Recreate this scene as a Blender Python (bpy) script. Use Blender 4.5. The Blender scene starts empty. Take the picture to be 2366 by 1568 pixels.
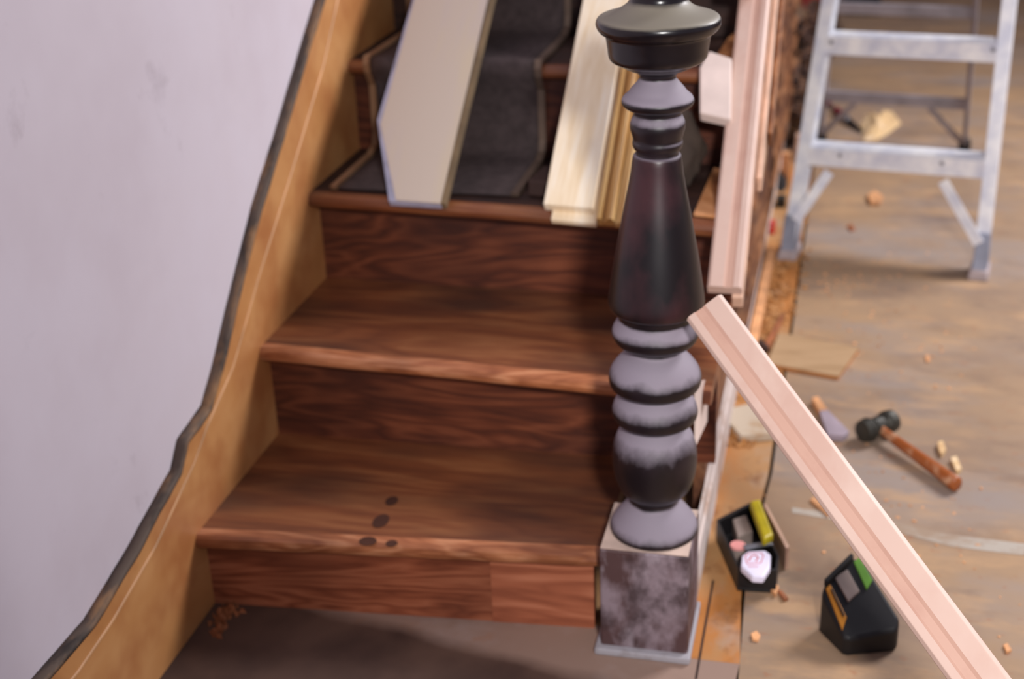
import bpy, bmesh, math, random
from mathutils import Vector, Matrix, noise
random.seed(7)
C = bpy.context.scene.collection
def lin(c):
    return tuple(((x/255)/12.92 if x/255 <= .04045 else (((x/255)+.055)/1.055)**2.4) for x in c) + (1,)

# ------------------------------------------------------------------ camera
FPX = 3162.33
CAM = Vector((0.980695, -1.749378, 1.331727))
RX = Vector((0.97217608, 0.2311435, -0.03803079))
UP = Vector((-0.06128936, 0.40768007, 0.91106563))
FW = Vector((-0.2260913, 0.88338533, -0.41050345))
cd = bpy.data.cameras.new('camera'); cam = bpy.data.objects.new('camera', cd); C.objects.link(cam)
m = Matrix((RX, UP, -FW)).transposed().to_4x4(); m.translation = CAM
cam.matrix_world = m
cd.sensor_width = 36; cd.lens = FPX*36/2366; cd.clip_start = .05
cd.dof.use_dof = True; cd.dof.focus_distance = 1.55; cd.dof.aperture_fstop = 3.6
bpy.context.scene.camera = cam

# ------------------------------------------------------------------ light
sc = bpy.context.scene
sc.view_settings.view_transform = 'Standard'; sc.view_settings.look = 'None'
sc.view_settings.gamma = 1; sc.view_settings.exposure = 0.0
w = bpy.data.worlds.new('world'); sc.world = w; w.use_nodes = True
w.node_tree.nodes['Background'].inputs[0].default_value = (.80, .78, 1.0, 1)
w.node_tree.nodes['Background'].inputs[1].default_value = .28
def area(name, loc, tgt, sx, sy, e, col):
    l = bpy.data.lights.new(name, 'AREA'); l.shape = 'RECTANGLE'; l.size = sx; l.size_y = sy; l.energy = e; l.color = col
    o = bpy.data.objects.new(name, l); C.objects.link(o); o.location = loc
    o.rotation_euler = (Vector(tgt)-Vector(loc)).to_track_quat('-Z', 'Y').to_euler()
    return o
area('window_daylight', (3.0, 2.5, 2.6), (.7, .5, .2), 1.1, 1.3, 150, (1, .97, .99))
sl = bpy.data.lights.new('front_key_spot', 'SPOT'); sl.energy = 295; sl.color = (1, .97, .95); sl.spot_size = math.radians(56); sl.spot_blend = 1; sl.shadow_soft_size = .11  # added unseen front key; narrow soft cone leaves the left stairs dim
so = bpy.data.objects.new('front_key_spot', sl); C.objects.link(so); so.location = (1.38, -2.15, 1.75)
so.rotation_euler = (Vector((1.20, .6, .25))-so.location).to_track_quat('-Z', 'Y').to_euler()

# ------------------------------------------------------------------ measuring helpers: where a sight line meets a real plane
def ray(u, v): return FW + RX*((u-1183)/FPX) - UP*((v-784)/FPX)
def onz(u, v, z=0.0):
    d = ray(u, v); return CAM + d*((z-CAM.z)/d.z)
def onx(u, v, x):
    d = ray(u, v); return CAM + d*((x-CAM.x)/d.x)
SK = .685
def onslope(u, v, off=0.0):                       # the plane that touches all the stair nosings
    d = ray(u, v); n = Vector((0, -SK, 1)); return CAM + d*((Vector((0, -.015, .152+off))-CAM).dot(n)/d.dot(n))

# ------------------------------------------------------------------ materials
def newmat(name):
    mt = bpy.data.materials.new(name); mt.use_nodes = True
    nt = mt.node_tree; return mt, nt, nt.nodes['Principled BSDF']
def N(nt, t, **kw):
    n = nt.nodes.new(t)
    for k, v in kw.items():
        if k in n.inputs.keys(): n.inputs[k].default_value = v
        else: setattr(n, k, v)
    return n
def ramp(nt, stops, src):
    r = nt.nodes.new('ShaderNodeValToRGB'); el = r.color_ramp.elements
    while len(el) < len(stops): el.new(.5)
    for e, (p, c) in zip(el, stops): e.position = p; e.color = c if len(c) == 4 else lin(c)
    nt.links.new(src, r.inputs[0]); return r
def coords(nt, scale, rot=(0, 0, 0), loc=(0, 0, 0)):
    tc = nt.nodes.new('ShaderNodeTexCoord'); mp = nt.nodes.new('ShaderNodeMapping')
    mp.inputs['Scale'].default_value = scale; mp.inputs['Rotation'].default_value = rot; mp.inputs['Location'].default_value = loc
    nt.links.new(tc.outputs['Object'], mp.inputs[0]); return mp.outputs[0]
def bump(nt, b, src, s=.3, d=.002):
    bn = nt.nodes.new('ShaderNodeBump'); bn.inputs['Strength'].default_value = s; bn.inputs['Distance'].default_value = d
    nt.links.new(src, bn.inputs['Height']); nt.links.new(bn.outputs[0], b.inputs['Normal'])
def mixc(nt, f, a, b, mode='MIX'):
    n = nt.nodes.new('ShaderNodeMix'); n.data_type = 'RGBA'; n.blend_type = mode
    for s, v in ((0, f), (6, a), (7, b)):
        if hasattr(v, 'links'): nt.links.new(v, n.inputs[s])
        else: n.inputs[s].default_value = v
    return n.outputs[2]
def wood(name, cols, scale=(1, 12, 12), wave=6, dist=6, rough=.5, blotch=None, loc=(0, 0, 0), rot=(0, 0, 0), spec=.4, coat=0, wl=.5):
    mt, nt, b = newmat(name); v = coords(nt, scale, rot, loc)
    n1 = N(nt, 'ShaderNodeTexNoise', Scale=1.6, Detail=3.0, Distortion=.6); nt.links.new(v, n1.inputs['Vector'])
    mul = N(nt, 'ShaderNodeMath', operation='MULTIPLY'); nt.links.new(n1.outputs[0], mul.inputs[0]); mul.inputs[1].default_value = wave
    si = N(nt, 'ShaderNodeMath', operation='PINGPONG'); nt.links.new(mul.outputs[0], si.inputs[0]); si.inputs[1].default_value = .5
    n2 = N(nt, 'ShaderNodeTexNoise', Scale=9.0, Detail=4.0); nt.links.new(v, n2.inputs['Vector'])
    ad = N(nt, 'ShaderNodeMath', operation='MULTIPLY_ADD'); nt.links.new(si.outputs[0], ad.inputs[0]); ad.inputs[1].default_value = 2*wl
    m2 = N(nt, 'ShaderNodeMath', operation='MULTIPLY'); nt.links.new(n2.outputs[0], m2.inputs[0]); m2.inputs[1].default_value = 1-wl
    nt.links.new(m2.outputs[0], ad.inputs[2])
    r = ramp(nt, [(.12, cols[0]), (.5, cols[1]), (.88, cols[2])], ad.outputs[0]); out = r.outputs[0]
    if blotch:
        v2 = coords(nt, blotch[2]); n3 = N(nt, 'ShaderNodeTexNoise', Scale=1.0, Detail=3.0); nt.links.new(v2, n3.inputs['Vector'])
        f = ramp(nt, [(.42, (0, 0, 0, 1)), (.68, (blotch[1],)*3+(1,))], n3.outputs[0])
        out = mixc(nt, f.outputs[0], out, lin(blotch[0]))
    nt.links.new(out, b.inputs['Base Color']); b.inputs['Roughness'].default_value = rough
    b.inputs['Specular IOR Level'].default_value = spec; b.inputs['Coat Weight'].default_value = coat; b.inputs['Coat Roughness'].default_value = .35
    bump(nt, b, ad.outputs[0], .15, .001); return mt
def plain(name, c, rough=.6, metal=0, spec=.4, var=.12, sc_=14, bp=.15):
    mt, nt, b = newmat(name); v = coords(nt, (sc_,)*3)
    n = N(nt, 'ShaderNodeTexNoise', Scale=1.0, Detail=4.0); nt.links.new(v, n.inputs['Vector'])
    lo = tuple(max(0, x*(1-var)) for x in c); hi = tuple(min(255, x*(1+var)) for x in c)
    r = ramp(nt, [(.3, lo), (.7, hi)], n.outputs[0]); nt.links.new(r.outputs[0], b.inputs['Base Color'])
    b.inputs['Roughness'].default_value = rough; b.inputs['Metallic'].default_value = metal; b.inputs['Specular IOR Level'].default_value = spec
    if bp: bump(nt, b, n.outputs[0], bp, .002)
    return mt
def blotchy(name, base, spots, rough=.8, bumps=.2):
    """base colour plus any number of noise layers (colour, strength, scale vector, threshold)"""
    mt, nt, b = newmat(name); out = lin(base)
    for (c, st, s, th) in spots:
        v = coords(nt, s, loc=(th*7, th*3, 0)); n = N(nt, 'ShaderNodeTexNoise', Scale=1.0, Detail=5.0, Roughness=.62); nt.links.new(v, n.inputs['Vector'])
        f = ramp(nt, [(th, (0, 0, 0, 1)), (min(1, th+.16), (st,)*3+(1,))], n.outputs[0])
        out = mixc(nt, f.outputs[0], out, lin(c))
    nt.links.new(out, b.inputs['Base Color']); b.inputs['Roughness'].default_value = rough
    bump(nt, b, n.outputs[0], bumps, .003); return mt
def dusty(name, base, dust, base2=None, rough=.42, lo=.15, hi=.85, blot=.5):
    """old finish with plaster dust lying on every ledge that faces up and rubbed patches"""
    mt, nt, b = newmat(name)
    v = coords(nt, (17, 17, 11)); n = N(nt, 'ShaderNodeTexNoise', Scale=1.0, Detail=5.0, Roughness=.6); nt.links.new(v, n.inputs['Vector'])
    g = nt.nodes.new('ShaderNodeNewGeometry'); sx = nt.nodes.new('ShaderNodeSeparateXYZ'); nt.links.new(g.outputs['Normal'], sx.inputs[0])
    a = N(nt, 'ShaderNodeMath', operation='MULTIPLY_ADD'); nt.links.new(n.outputs[0], a.inputs[0]); a.inputs[1].default_value = blot
    nt.links.new(sx.outputs[2], a.inputs[2])
    f = ramp(nt, [(lo+blot/2, (0, 0, 0, 1)), (hi+blot/2 if hi+blot/2 < 1 else 1, (.92,)*3+(1,))], a.outputs[0])
    v2 = coords(nt, (14, 14, 9), loc=(3, 1, 2)); n2 = N(nt, 'ShaderNodeTexNoise', Scale=1.0, Detail=4.0); nt.links.new(v2, n2.inputs['Vector'])
    c0 = mixc(nt, ramp(nt, [(.45, (0, 0, 0, 1)), (.7, (.8,)*3+(1,))], n2.outputs[0]).outputs[0], lin(base), lin(base2 or base))
    nt.links.new(mixc(nt, f.outputs[0], c0, lin(dust)), b.inputs['Base Color'])
    rr = N(nt, 'ShaderNodeMath', operation='MULTIPLY_ADD'); nt.links.new(f.outputs[0], rr.inputs[0]); rr.inputs[1].default_value = .4; rr.inputs[2].default_value = rough
    nt.links.new(rr.outputs[0], b.inputs['Roughness']); return mt

M = {}
M['tread'] = wood('tread_wood', [(94, 50, 32), (128, 74, 44), (154, 100, 62)], (1.3, 7, 9), 4, rough=.42, wl=.4, blotch=((60, 40, 34), .85, (3, 7, 4)), coat=.15)
M['tread_shade'] = wood('shaded_dark_tread_wood', [(34, 20, 16), (50, 30, 24), (66, 40, 30)], (1.3, 9, 9), 5, rough=.6)  # dark copy of the tread wood, shade of the upper steps put into colour
M['nosing'] = wood('worn_nosing_wood', [(140, 78, 46), (182, 114, 74), (214, 150, 108)], (2.5, 14, 14), 5, rough=.4, blotch=((84, 42, 24), .6, (5, 20, 5)), coat=.2)
M['riser'] = wood('riser_wood', [(64, 30, 20), (100, 50, 30), (130, 72, 46)], (1.1, 8, 6.5), 9, rough=.5, blotch=((54, 26, 20), .75, (3, 3, 7)), wl=.5, coat=.1)
M['riser2'] = wood('riser_wood_pale', [(108, 52, 32), (150, 82, 54), (178, 108, 76)], (1.0, 8, 9), 10, rough=.5, blotch=((62, 30, 20), .5, (3, 3, 6)), wl=.5, loc=(3, 1, 0), coat=.1)
M['riser3'] = wood('riser_wood_patch', [(128, 68, 46), (160, 92, 64), (184, 116, 86)], (1.0, 8, 9), 6, rough=.5, wl=.5, loc=(1, 4, 0))
M['skirt'] = wood('varnished_skirt_wood', [(186, 126, 72), (202, 142, 86), (214, 158, 102)], (10, 1.6, 2.2), 3, rough=.42, blotch=((172, 104, 58), .7, (8, 9, 9)), coat=.25)
M['bead'] = plain('worn_bead', (212, 160, 112), .45)
M['grime'] = blotchy('grimy_top_edge', (98, 82, 70), [((48, 40, 36), .95, (30, 9, 9), .48), ((168, 126, 86), .8, (22, 7, 7), .5)])
M['wall'] = blotchy('old_plaster', (218, 208, 216), [((206, 194, 202), .6, (1.2, 1.3, 1.3), .45), ((150, 134, 140), .5, (5, 6, 6), .63), ((222, 214, 224), .5, (2, 2, 2), .5)], .85, .12)
M['wallgrey'] = blotchy('far_plaster', (176, 164, 160), [((150, 138, 130), .6, (2, 2, 2), .5)])
M['newel'] = dusty('dusty_dark_newel', (22, 15, 19), (142, 132, 144), (40, 29, 35), .36, .14, .5, .8)
M['taper'] = dusty('dark_taper_finish', (20, 14, 17), (110, 100, 110), (66, 36, 40), .34, .3, .85, .5)
M['newelcap'] = dusty('dusty_dark_cap', (20, 15, 18), (130, 122, 108), (34, 27, 30), .24, .35, .85, .5)
M['block'] = blotchy('scuffed_newel_block', (78, 54, 54), [((140, 124, 132), .9, (12, 12, 8), .45), ((52, 36, 38), .8, (16, 16, 12), .5), ((160, 148, 156), .7, (30, 30, 12), .56)], .6)
M['plinth'] = blotchy('pale_dusty_paint', (158, 154, 160), [((120, 108, 104), .7, (20, 20, 20), .5)])
M['stain'] = plain('dark_brown_stain', (70, 40, 28), .5)
M['dust'] = plain('beige_dust', (196, 172, 158), .95)
M['pine'] = blotchy('new_pink_pine', (204, 174, 160), [((194, 156, 140), .6, (5, 4, 4), .5), ((214, 188, 174), .5, (9, 6, 6), .5)], .5, .04)
M['pinegroove'] = blotchy('pink_heartwood_groove', (196, 156, 138), [((180, 136, 120), .6, (9, 7, 7), .52)], .5, .04)
M['pineback'] = plain('sawn_pine_edge', (214, 176, 152), .6)
M['knot'] = plain('knot', (128, 88, 86), .6)
M['pale'] = wood('fresh_white_wood', [(232, 206, 166), (246, 226, 194), (253, 242, 222)], (14, 1.5, 1.5), 4, rough=.42, wl=.4)
M['gold'] = wood('yellow_trim_wood', [(196, 144, 78), (222, 176, 106), (240, 204, 140)], (26, 1.4, 1.4), 4, rough=.42)
M['whiteblock'] = plain('white_primed_wood', (226, 206, 196), .6, var=.05)
M['board'] = blotchy('drywall_paper', (202, 186, 170), [((210, 192, 152), .5, (9, 1.2, 1.2), .5), ((190, 178, 186), .5, (6, 1, 1), .5)], .7, .05)
M['boardedge'] = plain('drywall_core', (178, 178, 200), .9)
M['boardback'] = plain('drywall_tape_edge', (120, 100, 74), .9)
M['runner'] = plain('dark_grey_carpet', (74, 64, 64), .95, spec=.1, var=.1, sc_=60, bp=.4)
M['runneredge'] = wood('tack_strip_wood', [(96, 62, 40), (136, 100, 72), (160, 126, 96)], (14, 2, 2), 3, rough=.6)
M['runneredge_shade'] = plain('shaded_strip_wood', (98, 80, 68), .7)  # darker copy of the edge strip, right side's shade put into its colour
M['canvas'] = plain('dark_dusty_canvas', (74, 62, 54), .95)
M['oldwood'] = wood('old_stringer_wood', [(96, 56, 34), (142, 92, 58), (180, 128, 88)], (10, 1.4, 7), 5, rough=.6, blotch=((70, 42, 34), .8, (9, 5, 9)))
M['darkwood'] = plain('dark_old_wood', (52, 32, 26), .7)
M['bracket'] = wood('orange_bracket_wood', [(150, 90, 48), (186, 126, 78), (214, 156, 108)], (8, 4, 4), 4, rough=.5)
M['plaster_side'] = blotchy('dirty_white_side', (204, 190, 184), [((150, 104, 62), .8, (12, 8, 9), .52), ((120, 80, 50), .5, (30, 20, 20), .6)])
M['alu'] = plain('worn_aluminium', (234, 238, 255), .34, metal=.05, var=.10, sc_=22, bp=.05)
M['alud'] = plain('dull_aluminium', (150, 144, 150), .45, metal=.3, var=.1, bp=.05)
M['galv'] = plain('galvanised_foot', (140, 144, 160), .55, metal=.3)
M['rubber'] = plain('grey_rubber', (170, 156, 156), .8)
M['black'] = plain('black_plastic', (22, 20, 22), .45, var=.2)
M['blackrub'] = plain('black_rubber', (30, 27, 28), .75, var=.2)
M['yellow'] = plain('yellow_plastic', (196, 176, 16), .45)
M['green'] = plain('green_plastic', (84, 130, 40), .5)
M['orange'] = plain('orange_plastic', (206, 134, 34), .45)
M['greyp'] = plain('grey_plastic', (142, 126, 118), .6)
M['pinktin'] = plain('faded_pink_label', (212, 140, 136), .55)
M['red'] = plain('red_paint', (190, 40, 40), .5)
M['crimson'] = plain('crimson_plastic', (120, 22, 48), .4)
M['white'] = plain('white_label', (222, 216, 236), .5, var=.04)
M['steel'] = plain('steel', (150, 152, 160), .35, metal=.8)
M['iron'] = plain('dark_iron_head', (58, 56, 50), .5, metal=.4, var=.25)
M['handle'] = blotchy('worn_hammer_handle', (156, 84, 38), [((224, 186, 152), .9, (14, 14, 14), .5), ((120, 56, 22), .7, (16, 16, 16), .55)], .35, .05)
M['chip'] = plain('fresh_wood_chip', (206, 150, 104), .7, var=.2)
M['chipd'] = plain('brown_wood_chip', (140, 84, 52), .7, var=.25)
M['paper'] = blotchy('tan_crumpled_paper', (214, 180, 132), [((236, 212, 178), .8, (20, 20, 20), .5), ((180, 130, 80), .6, (25, 25, 25), .55)])
M['ply'] = wood('tan_plywood', [(150, 118, 82), (168, 136, 100), (180, 148, 112)], (2, 9, 9), 3, rough=.7)
M['plyedge'] = plain('orange_ply_edge', (174, 112, 58), .7)
M['greyboard'] = plain('grey_painted_offcut', (150, 136, 146), .6)
M['offcut'] = blotchy('dusty_offcut', (186, 170, 150), [((160, 120, 76), .7, (20, 20, 20), .5)])
M['debris'] = blotchy('sawdust_and_shavings', (176, 122, 66), [((92, 58, 34), .9, (60, 60, 60), .5), ((214, 164, 112), .8, (45, 45, 45), .52)])
M['rubble'] = blotchy('dark_rubble', (74, 50, 40), [((150, 104, 66), .9, (30, 20, 20), .5), ((40, 28, 28), .9, (40, 30, 30), .52)])
# floors
M['filler'] = blotchy('pale_joint_filler', (170, 160, 148), [((150, 126, 104), .9, (12, 12, 1), .46)], .8, .1)
M['floor'] = blotchy('dusty_subfloor', (146, 120, 96), [
    ((96, 76, 64), .7, (3.1, 5.2, 1), .54), 
    ((164, 132, 98), .7, (1.6, 1.1, 1), .44), ((140, 130, 126), .7, (1.2, 2.2, 1), .48), ((120, 98, 84), .5, (3, 7, 1), .52),
    ((184, 146, 106), .6, (5, 11, 1), .52), ((112, 88, 72), .6, (4, 9, 1), .56), ((150, 92, 56), .8, (30, 40, 1), .6)], .75, .12)
M['floorold'] = blotchy('stained_floor_boards', (170, 126, 80), [
    ((180, 112, 46), .9, (7, 2.5, 1), .46), ((160, 148, 136), .8, (5, 3, 1), .52), ((122, 74, 36), .8, (16, 11, 1), .56), ((90, 52, 28), .8, (50, 40, 1), .64)], .7, .15)
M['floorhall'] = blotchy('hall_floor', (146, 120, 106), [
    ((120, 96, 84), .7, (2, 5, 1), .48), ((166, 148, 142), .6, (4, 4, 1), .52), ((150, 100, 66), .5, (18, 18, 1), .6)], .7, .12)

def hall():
    # shade painted into the floor colour; a paler grey band is left by the riser
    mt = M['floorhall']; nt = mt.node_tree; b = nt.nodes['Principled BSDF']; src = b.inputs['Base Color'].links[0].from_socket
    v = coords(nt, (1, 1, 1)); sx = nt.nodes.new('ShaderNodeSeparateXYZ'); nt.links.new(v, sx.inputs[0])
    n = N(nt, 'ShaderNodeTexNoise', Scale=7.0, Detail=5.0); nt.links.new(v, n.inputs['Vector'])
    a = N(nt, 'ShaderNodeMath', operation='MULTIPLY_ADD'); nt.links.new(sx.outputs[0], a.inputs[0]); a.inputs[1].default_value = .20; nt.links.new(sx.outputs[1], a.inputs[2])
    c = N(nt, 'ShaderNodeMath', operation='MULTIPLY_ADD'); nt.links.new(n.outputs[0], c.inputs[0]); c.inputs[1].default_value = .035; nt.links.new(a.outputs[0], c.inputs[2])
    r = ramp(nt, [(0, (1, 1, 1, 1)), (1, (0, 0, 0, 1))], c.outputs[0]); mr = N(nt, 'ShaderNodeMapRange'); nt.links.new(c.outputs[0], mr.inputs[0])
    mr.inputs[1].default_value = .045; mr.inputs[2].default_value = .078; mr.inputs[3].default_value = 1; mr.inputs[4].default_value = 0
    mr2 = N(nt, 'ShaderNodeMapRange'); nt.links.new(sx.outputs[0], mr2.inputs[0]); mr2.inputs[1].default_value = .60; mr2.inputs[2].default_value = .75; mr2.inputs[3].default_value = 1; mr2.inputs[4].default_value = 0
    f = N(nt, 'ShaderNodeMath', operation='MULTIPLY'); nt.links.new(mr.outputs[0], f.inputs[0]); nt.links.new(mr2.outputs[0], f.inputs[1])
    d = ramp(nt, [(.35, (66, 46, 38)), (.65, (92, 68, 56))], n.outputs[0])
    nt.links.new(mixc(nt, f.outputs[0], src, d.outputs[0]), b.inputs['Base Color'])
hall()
# ------------------------------------------------------------------ mesh helpers
def finish(name, bm, mat, parent=None, bev=0, seg=2, smooth=False, sub=0):
    bmesh.ops.recalc_face_normals(bm, faces=bm.faces)
    me = bpy.data.meshes.new(name); bm.to_mesh(me); bm.free()
    o = bpy.data.objects.new(name, me); C.objects.link(o)
    mats = mat if isinstance(mat, (list, tuple)) else [mat]
    for k in mats: me.materials.append(M[k])
    if smooth:
        for p in me.polygons: p.use_smooth = True
    if parent is not None:
        off = Vector(parent.get('_w', (0, 0, 0)))
        me.transform(Matrix.Translation(-off)); o.parent = parent; o['_w'] = tuple(off)
    if bev:
        b = o.modifiers.new('bevel', 'BEVEL'); b.width = bev; b.segments = seg; b.limit_method = 'ANGLE'; b.angle_limit = math.radians(35)
    if sub:
        s = o.modifiers.new('sub', 'SUBSURF'); s.levels = sub; s.render_levels = sub
    return o
def thing(name, label, cat, loc, group=None):
    o = bpy.data.objects.new(name, None); C.objects.link(o); o.location = loc; o.empty_display_size = .05
    o['_w'] = tuple(loc); o['label'] = label; o['category'] = cat
    if group: o['group'] = group
    return o
def tag(o, label, cat, group=None, kind=None):
    o['label'] = label; o['category'] = cat
    if group: o['group'] = group
    if kind: o['kind'] = kind
    return o
def struct(o): o['kind'] = 'structure'; return o
def hexa(bm, a, b):                       # bottom quad a, top quad b
    va = [bm.verts.new(p) for p in a]; vb = [bm.verts.new(p) for p in b]; n = len(a)
    bm.faces.new(va[::-1]); bm.faces.new(vb)
    for i in range(n): bm.faces.new((va[i], va[(i+1) % n], vb[(i+1) % n], vb[i]))
def box(bm, x0, x1, y0, y1, z0, z1):
    q = [(x0, y0), (x1, y0), (x1, y1), (x0, y1)]
    hexa(bm, [(x, y, z0) for x, y in q], [(x, y, z1) for x, y in q])
def prism(bm, poly, ext):                 # poly 3-D points, ext vector
    e = Vector(ext); hexa(bm, [Vector(p) for p in poly], [Vector(p)+e for p in poly])
def beam(bm, p0, p1, w, h, up=(0, 0, 1), sect=None):
    p0 = Vector(p0); p1 = Vector(p1); d = (p1-p0).normalized(); s = d.cross(Vector(up)).normalized(); t = s.cross(d).normalized()
    sect = sect or [(-w/2, -h/2), (w/2, -h/2), (w/2, h/2), (-w/2, h/2)]
    hexa(bm, [p0+s*a+t*b for a, b in sect], [p1+s*a+t*b for a, b in sect])
def cyl(bm, p0, p1, r0, r1=None, n=20):
    r1 = r0 if r1 is None else r1
    p0 = Vector(p0); p1 = Vector(p1); d = (p1-p0).normalized(); u = d.orthogonal().normalized(); v = d.cross(u)
    ring = [(math.cos(2*math.pi*i/n), math.sin(2*math.pi*i/n)) for i in range(n)]
    hexa(bm, [p0+(u*a+v*b)*r0 for a, b in ring], [p1+(u*a+v*b)*r1 for a, b in ring])
def lathe(bm, prof, cx, cy, n=64):
    rings = []
    for r, z in prof:
        rings.append([bm.verts.new((cx+r*math.cos(2*math.pi*i/n), cy+r*math.sin(2*math.pi*i/n), z)) for i in range(n)] if r > 1e-5 else [bm.verts.new((cx, cy, z))])
    for a, b in zip(rings, rings[1:]):
        for i in range(n):
            j = (i+1) % n
            if len(b) == 1: bm.faces.new((a[i], a[j], b[0]))
            elif len(a) == 1: bm.faces.new((a[0], b[j], b[i]))
            else: bm.faces.new((a[i], a[j], b[j], b[i]))
    if len(rings[0]) > 1: bm.faces.new(rings[0][::-1])
    if len(rings[-1]) > 1: bm.faces.new(rings[-1])
def smoothprof(pts, k=4):                 # Catmull-Rom through the turned profile
    out = []
    for i in range(len(pts)-1):
        p0 = pts[max(i-1, 0)]; p1 = pts[i]; p2 = pts[i+1]; p3 = pts[min(i+2, len(pts)-1)]
        for j in range(k):
            t = j/k
            out.append(tuple(.5*((2*p1[q])+(-p0[q]+p2[q])*t+(2*p0[q]-5*p1[q]+4*p2[q]-p3[q])*t*t+(-p0[q]+3*p1[q]-3*p2[q]+p3[q])*t**3) for q in (0, 1)))
    out.append(pts[-1]); return [(max(r, 0), z) for r, z in out]
def rough_up(bm, amp, sc_=8):
    for v in bm.verts:
        nn = noise.noise_vector(v.co*sc_); v.co += nn*amp

# ------------------------------------------------------------------ the setting
seam = [(.885, -3.2), (.878, -.4), (.873, -.05), (.864, .2), (.872, .4), (.884, .587), (.886, 1.0), (.891, 1.608), (.893, 2.6), (.89, 7.0)]
bm = bmesh.new(); prism(bm, [(x+.004, y, -.05) for x, y in seam]+[(4.2, 7, -.05), (4.2, -3.2, -.05)], (0, 0, .05)); struct(finish('floor', bm, 'floor'))
bm = bmesh.new(); prism(bm, [(-.014, .0455, -.05)]+[(-.014, 7, -.05)]+[(x-.003, y, -.05) for x, y in seam[::-1] if y > -.02]+[(.876, -.012, -.05), (.6555, -.012, -.05), (.6555, .0455, -.05)], (0, 0, .05)); struct(finish('floor', bm, 'floorold'))
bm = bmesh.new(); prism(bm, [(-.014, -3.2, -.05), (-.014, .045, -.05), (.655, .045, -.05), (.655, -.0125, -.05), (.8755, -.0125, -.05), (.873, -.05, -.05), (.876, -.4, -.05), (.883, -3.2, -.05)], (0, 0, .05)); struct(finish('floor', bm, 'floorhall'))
bm = bmesh.new(); box(bm, -.1, 4.2, -3.2, 7, -.09, -.05); struct(finish('floor', bm, 'darkwood'))
bm = bmesh.new(); box(bm, -.15, -.016, -3.2, 7, -.05, 3.2); struct(finish('wall_left', bm, 'wall'))
bm = bmesh.new(); box(bm, -.016, 4.2, 7, 7.1, -.05, 3.2); struct(finish('wall_back', bm, 'wallgrey'))
bm = bmesh.new(); box(bm, 4.2, 4.3, 2.4, 7.1, -.05, 3.2); box(bm, 4.2, 4.3, -3.2, 7.1, -.05, .6); struct(finish('wall_right', bm, 'wallgrey'))

bm = bmesh.new(); prism(bm, [onz(u, v, .0003) for u, v in [(1830, 1172), (2020, 1196), (2200, 1236), (2420, 1262), (2760, 1290), (2760, 1312), (2420, 1290), (2200, 1262), (2020, 1216), (1830, 1184)]], (0, 0, .0004)); struct(finish('floor', bm, 'filler'))
bm = bmesh.new(); beam(bm, onz(1648, 1340, .0006), onz(1608, 1568, .0006), .0035, .0008); struct(finish('floor', bm, 'darkwood'))
# ------------------------------------------------------------------ staircase
R1, RI, GO, W_ = .152, .19, .282, .80
NL = [None, (-.0416, .0141+.004), (.2757, .2341), (.5651, .5058)]     # nosing front y at the wall and at x=.65
RL = [None, (-.0089, .0373), (.3151, .330), (.618, .606)]
stair = thing('staircase', 'old dark wooden staircase with bare treads and risers climbing beside the white wall', 'staircase', (.4, .3, 0))
def nos(i):
    if i < 4:
        a, b = NL[i]; s = (b-a)/.65; return a, a+s*W_
    y = .8397+(i-4)*GO; return y, y-.03
def rsr(i):
    if i < 4:
        a, b = RL[i]; s = (b-a)/.62; return a, a+s*W_
    y = .868+(i-4)*GO; return y, y-.03
TOP = 10
for i in range(1, TOP+1):
    z = R1+(i-1)*RI; ya, yb = nos(i); y2a, y2b = rsr(i+1); xr = .655 if i == 1 else W_
    s = (yb-ya)/W_; t = .027
    if i == 1: yb = ya+s*xr
    bm = bmesh.new()
    prism(bm, [(0, ya+.026, z-t), (xr, yb+.026, z-t), (xr, y2a+(y2b-y2a)*xr/W_+.012, z-t), (0, y2a+.012, z-t)], (0, 0, t))
    finish('tread', bm, 'tread' if i < 3 else 'tread_shade', stair)
    # rounded, slightly worn nosing swept across the tread
    bm = bmesh.new(); nseg = 40; rings = []
    for k in range(nseg+1):
        x = xr*k/nseg; y = ya+(yb-ya)*k/nseg; wear = .0035*noise.noise(Vector((x*7, i*3.1, 0)))+(.005*math.exp(-((x-.36)/.16)**2) if i > 1 else 0.002*math.sin(x*60)*(x > .3))
        sec = [(.0262, -t), (.008, -t), (.002, -t*.8), (0, -t*.5), (.0015+max(wear, 0)*.4, -t*.2), (.007+max(wear, 0), -.0012), (.0262, 0)]
        rings.append([bm.verts.new((x, y+a+max(wear, 0)*.6 if a < .02 else y+a, z+b)) for a, b in sec])
    for a, b in zip(rings, rings[1:]):
        for q in range(7): bm.faces.new((a[q], b[q], b[(q+1) % 7], a[(q+1) % 7]))
    bm.faces.new(rings[0]); bm.faces.new(rings[-1][::-1])
    o = finish('nosing', bm, 'nosing' if i < 3 else ('tread' if i < 5 else 'tread_shade'), stair, smooth=False); o['label'] = 'worn paler rounded nosing' if i < 3 else 'dark rounded nosing'
    ra, rb = rsr(i); xr = .64 if i == 1 else W_
    rb = ra+(rb-ra)*xr/W_
    z0 = 0 if i == 1 else z-RI
    bm = bmesh.new(); prism(bm, [(0, ra, z0), (xr, rb, z0), (xr, rb+.018, z0), (0, ra+.018, z0)], (0, 0, z-t-z0))
    finish('riser', bm, 'riser2' if i == 1 else ('riser' if i < 5 else 'tread_shade'), stair)
    if i == 1:
        f0, f1 = .475, .6405; g0, g1 = [ra+(rb-ra)*f/xr-.0016 for f in (f0, f1)]
        bm = bmesh.new(); prism(bm, [(f0, g0, 0), (f1, g1, 0), (f1, g1+.003, 0), (f0, g0+.003, 0)], (0, 0, z-t)); o = finish('riser_patch', bm, 'riser3', stair); o['label'] = 'paler repaired length of riser' 
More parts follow.
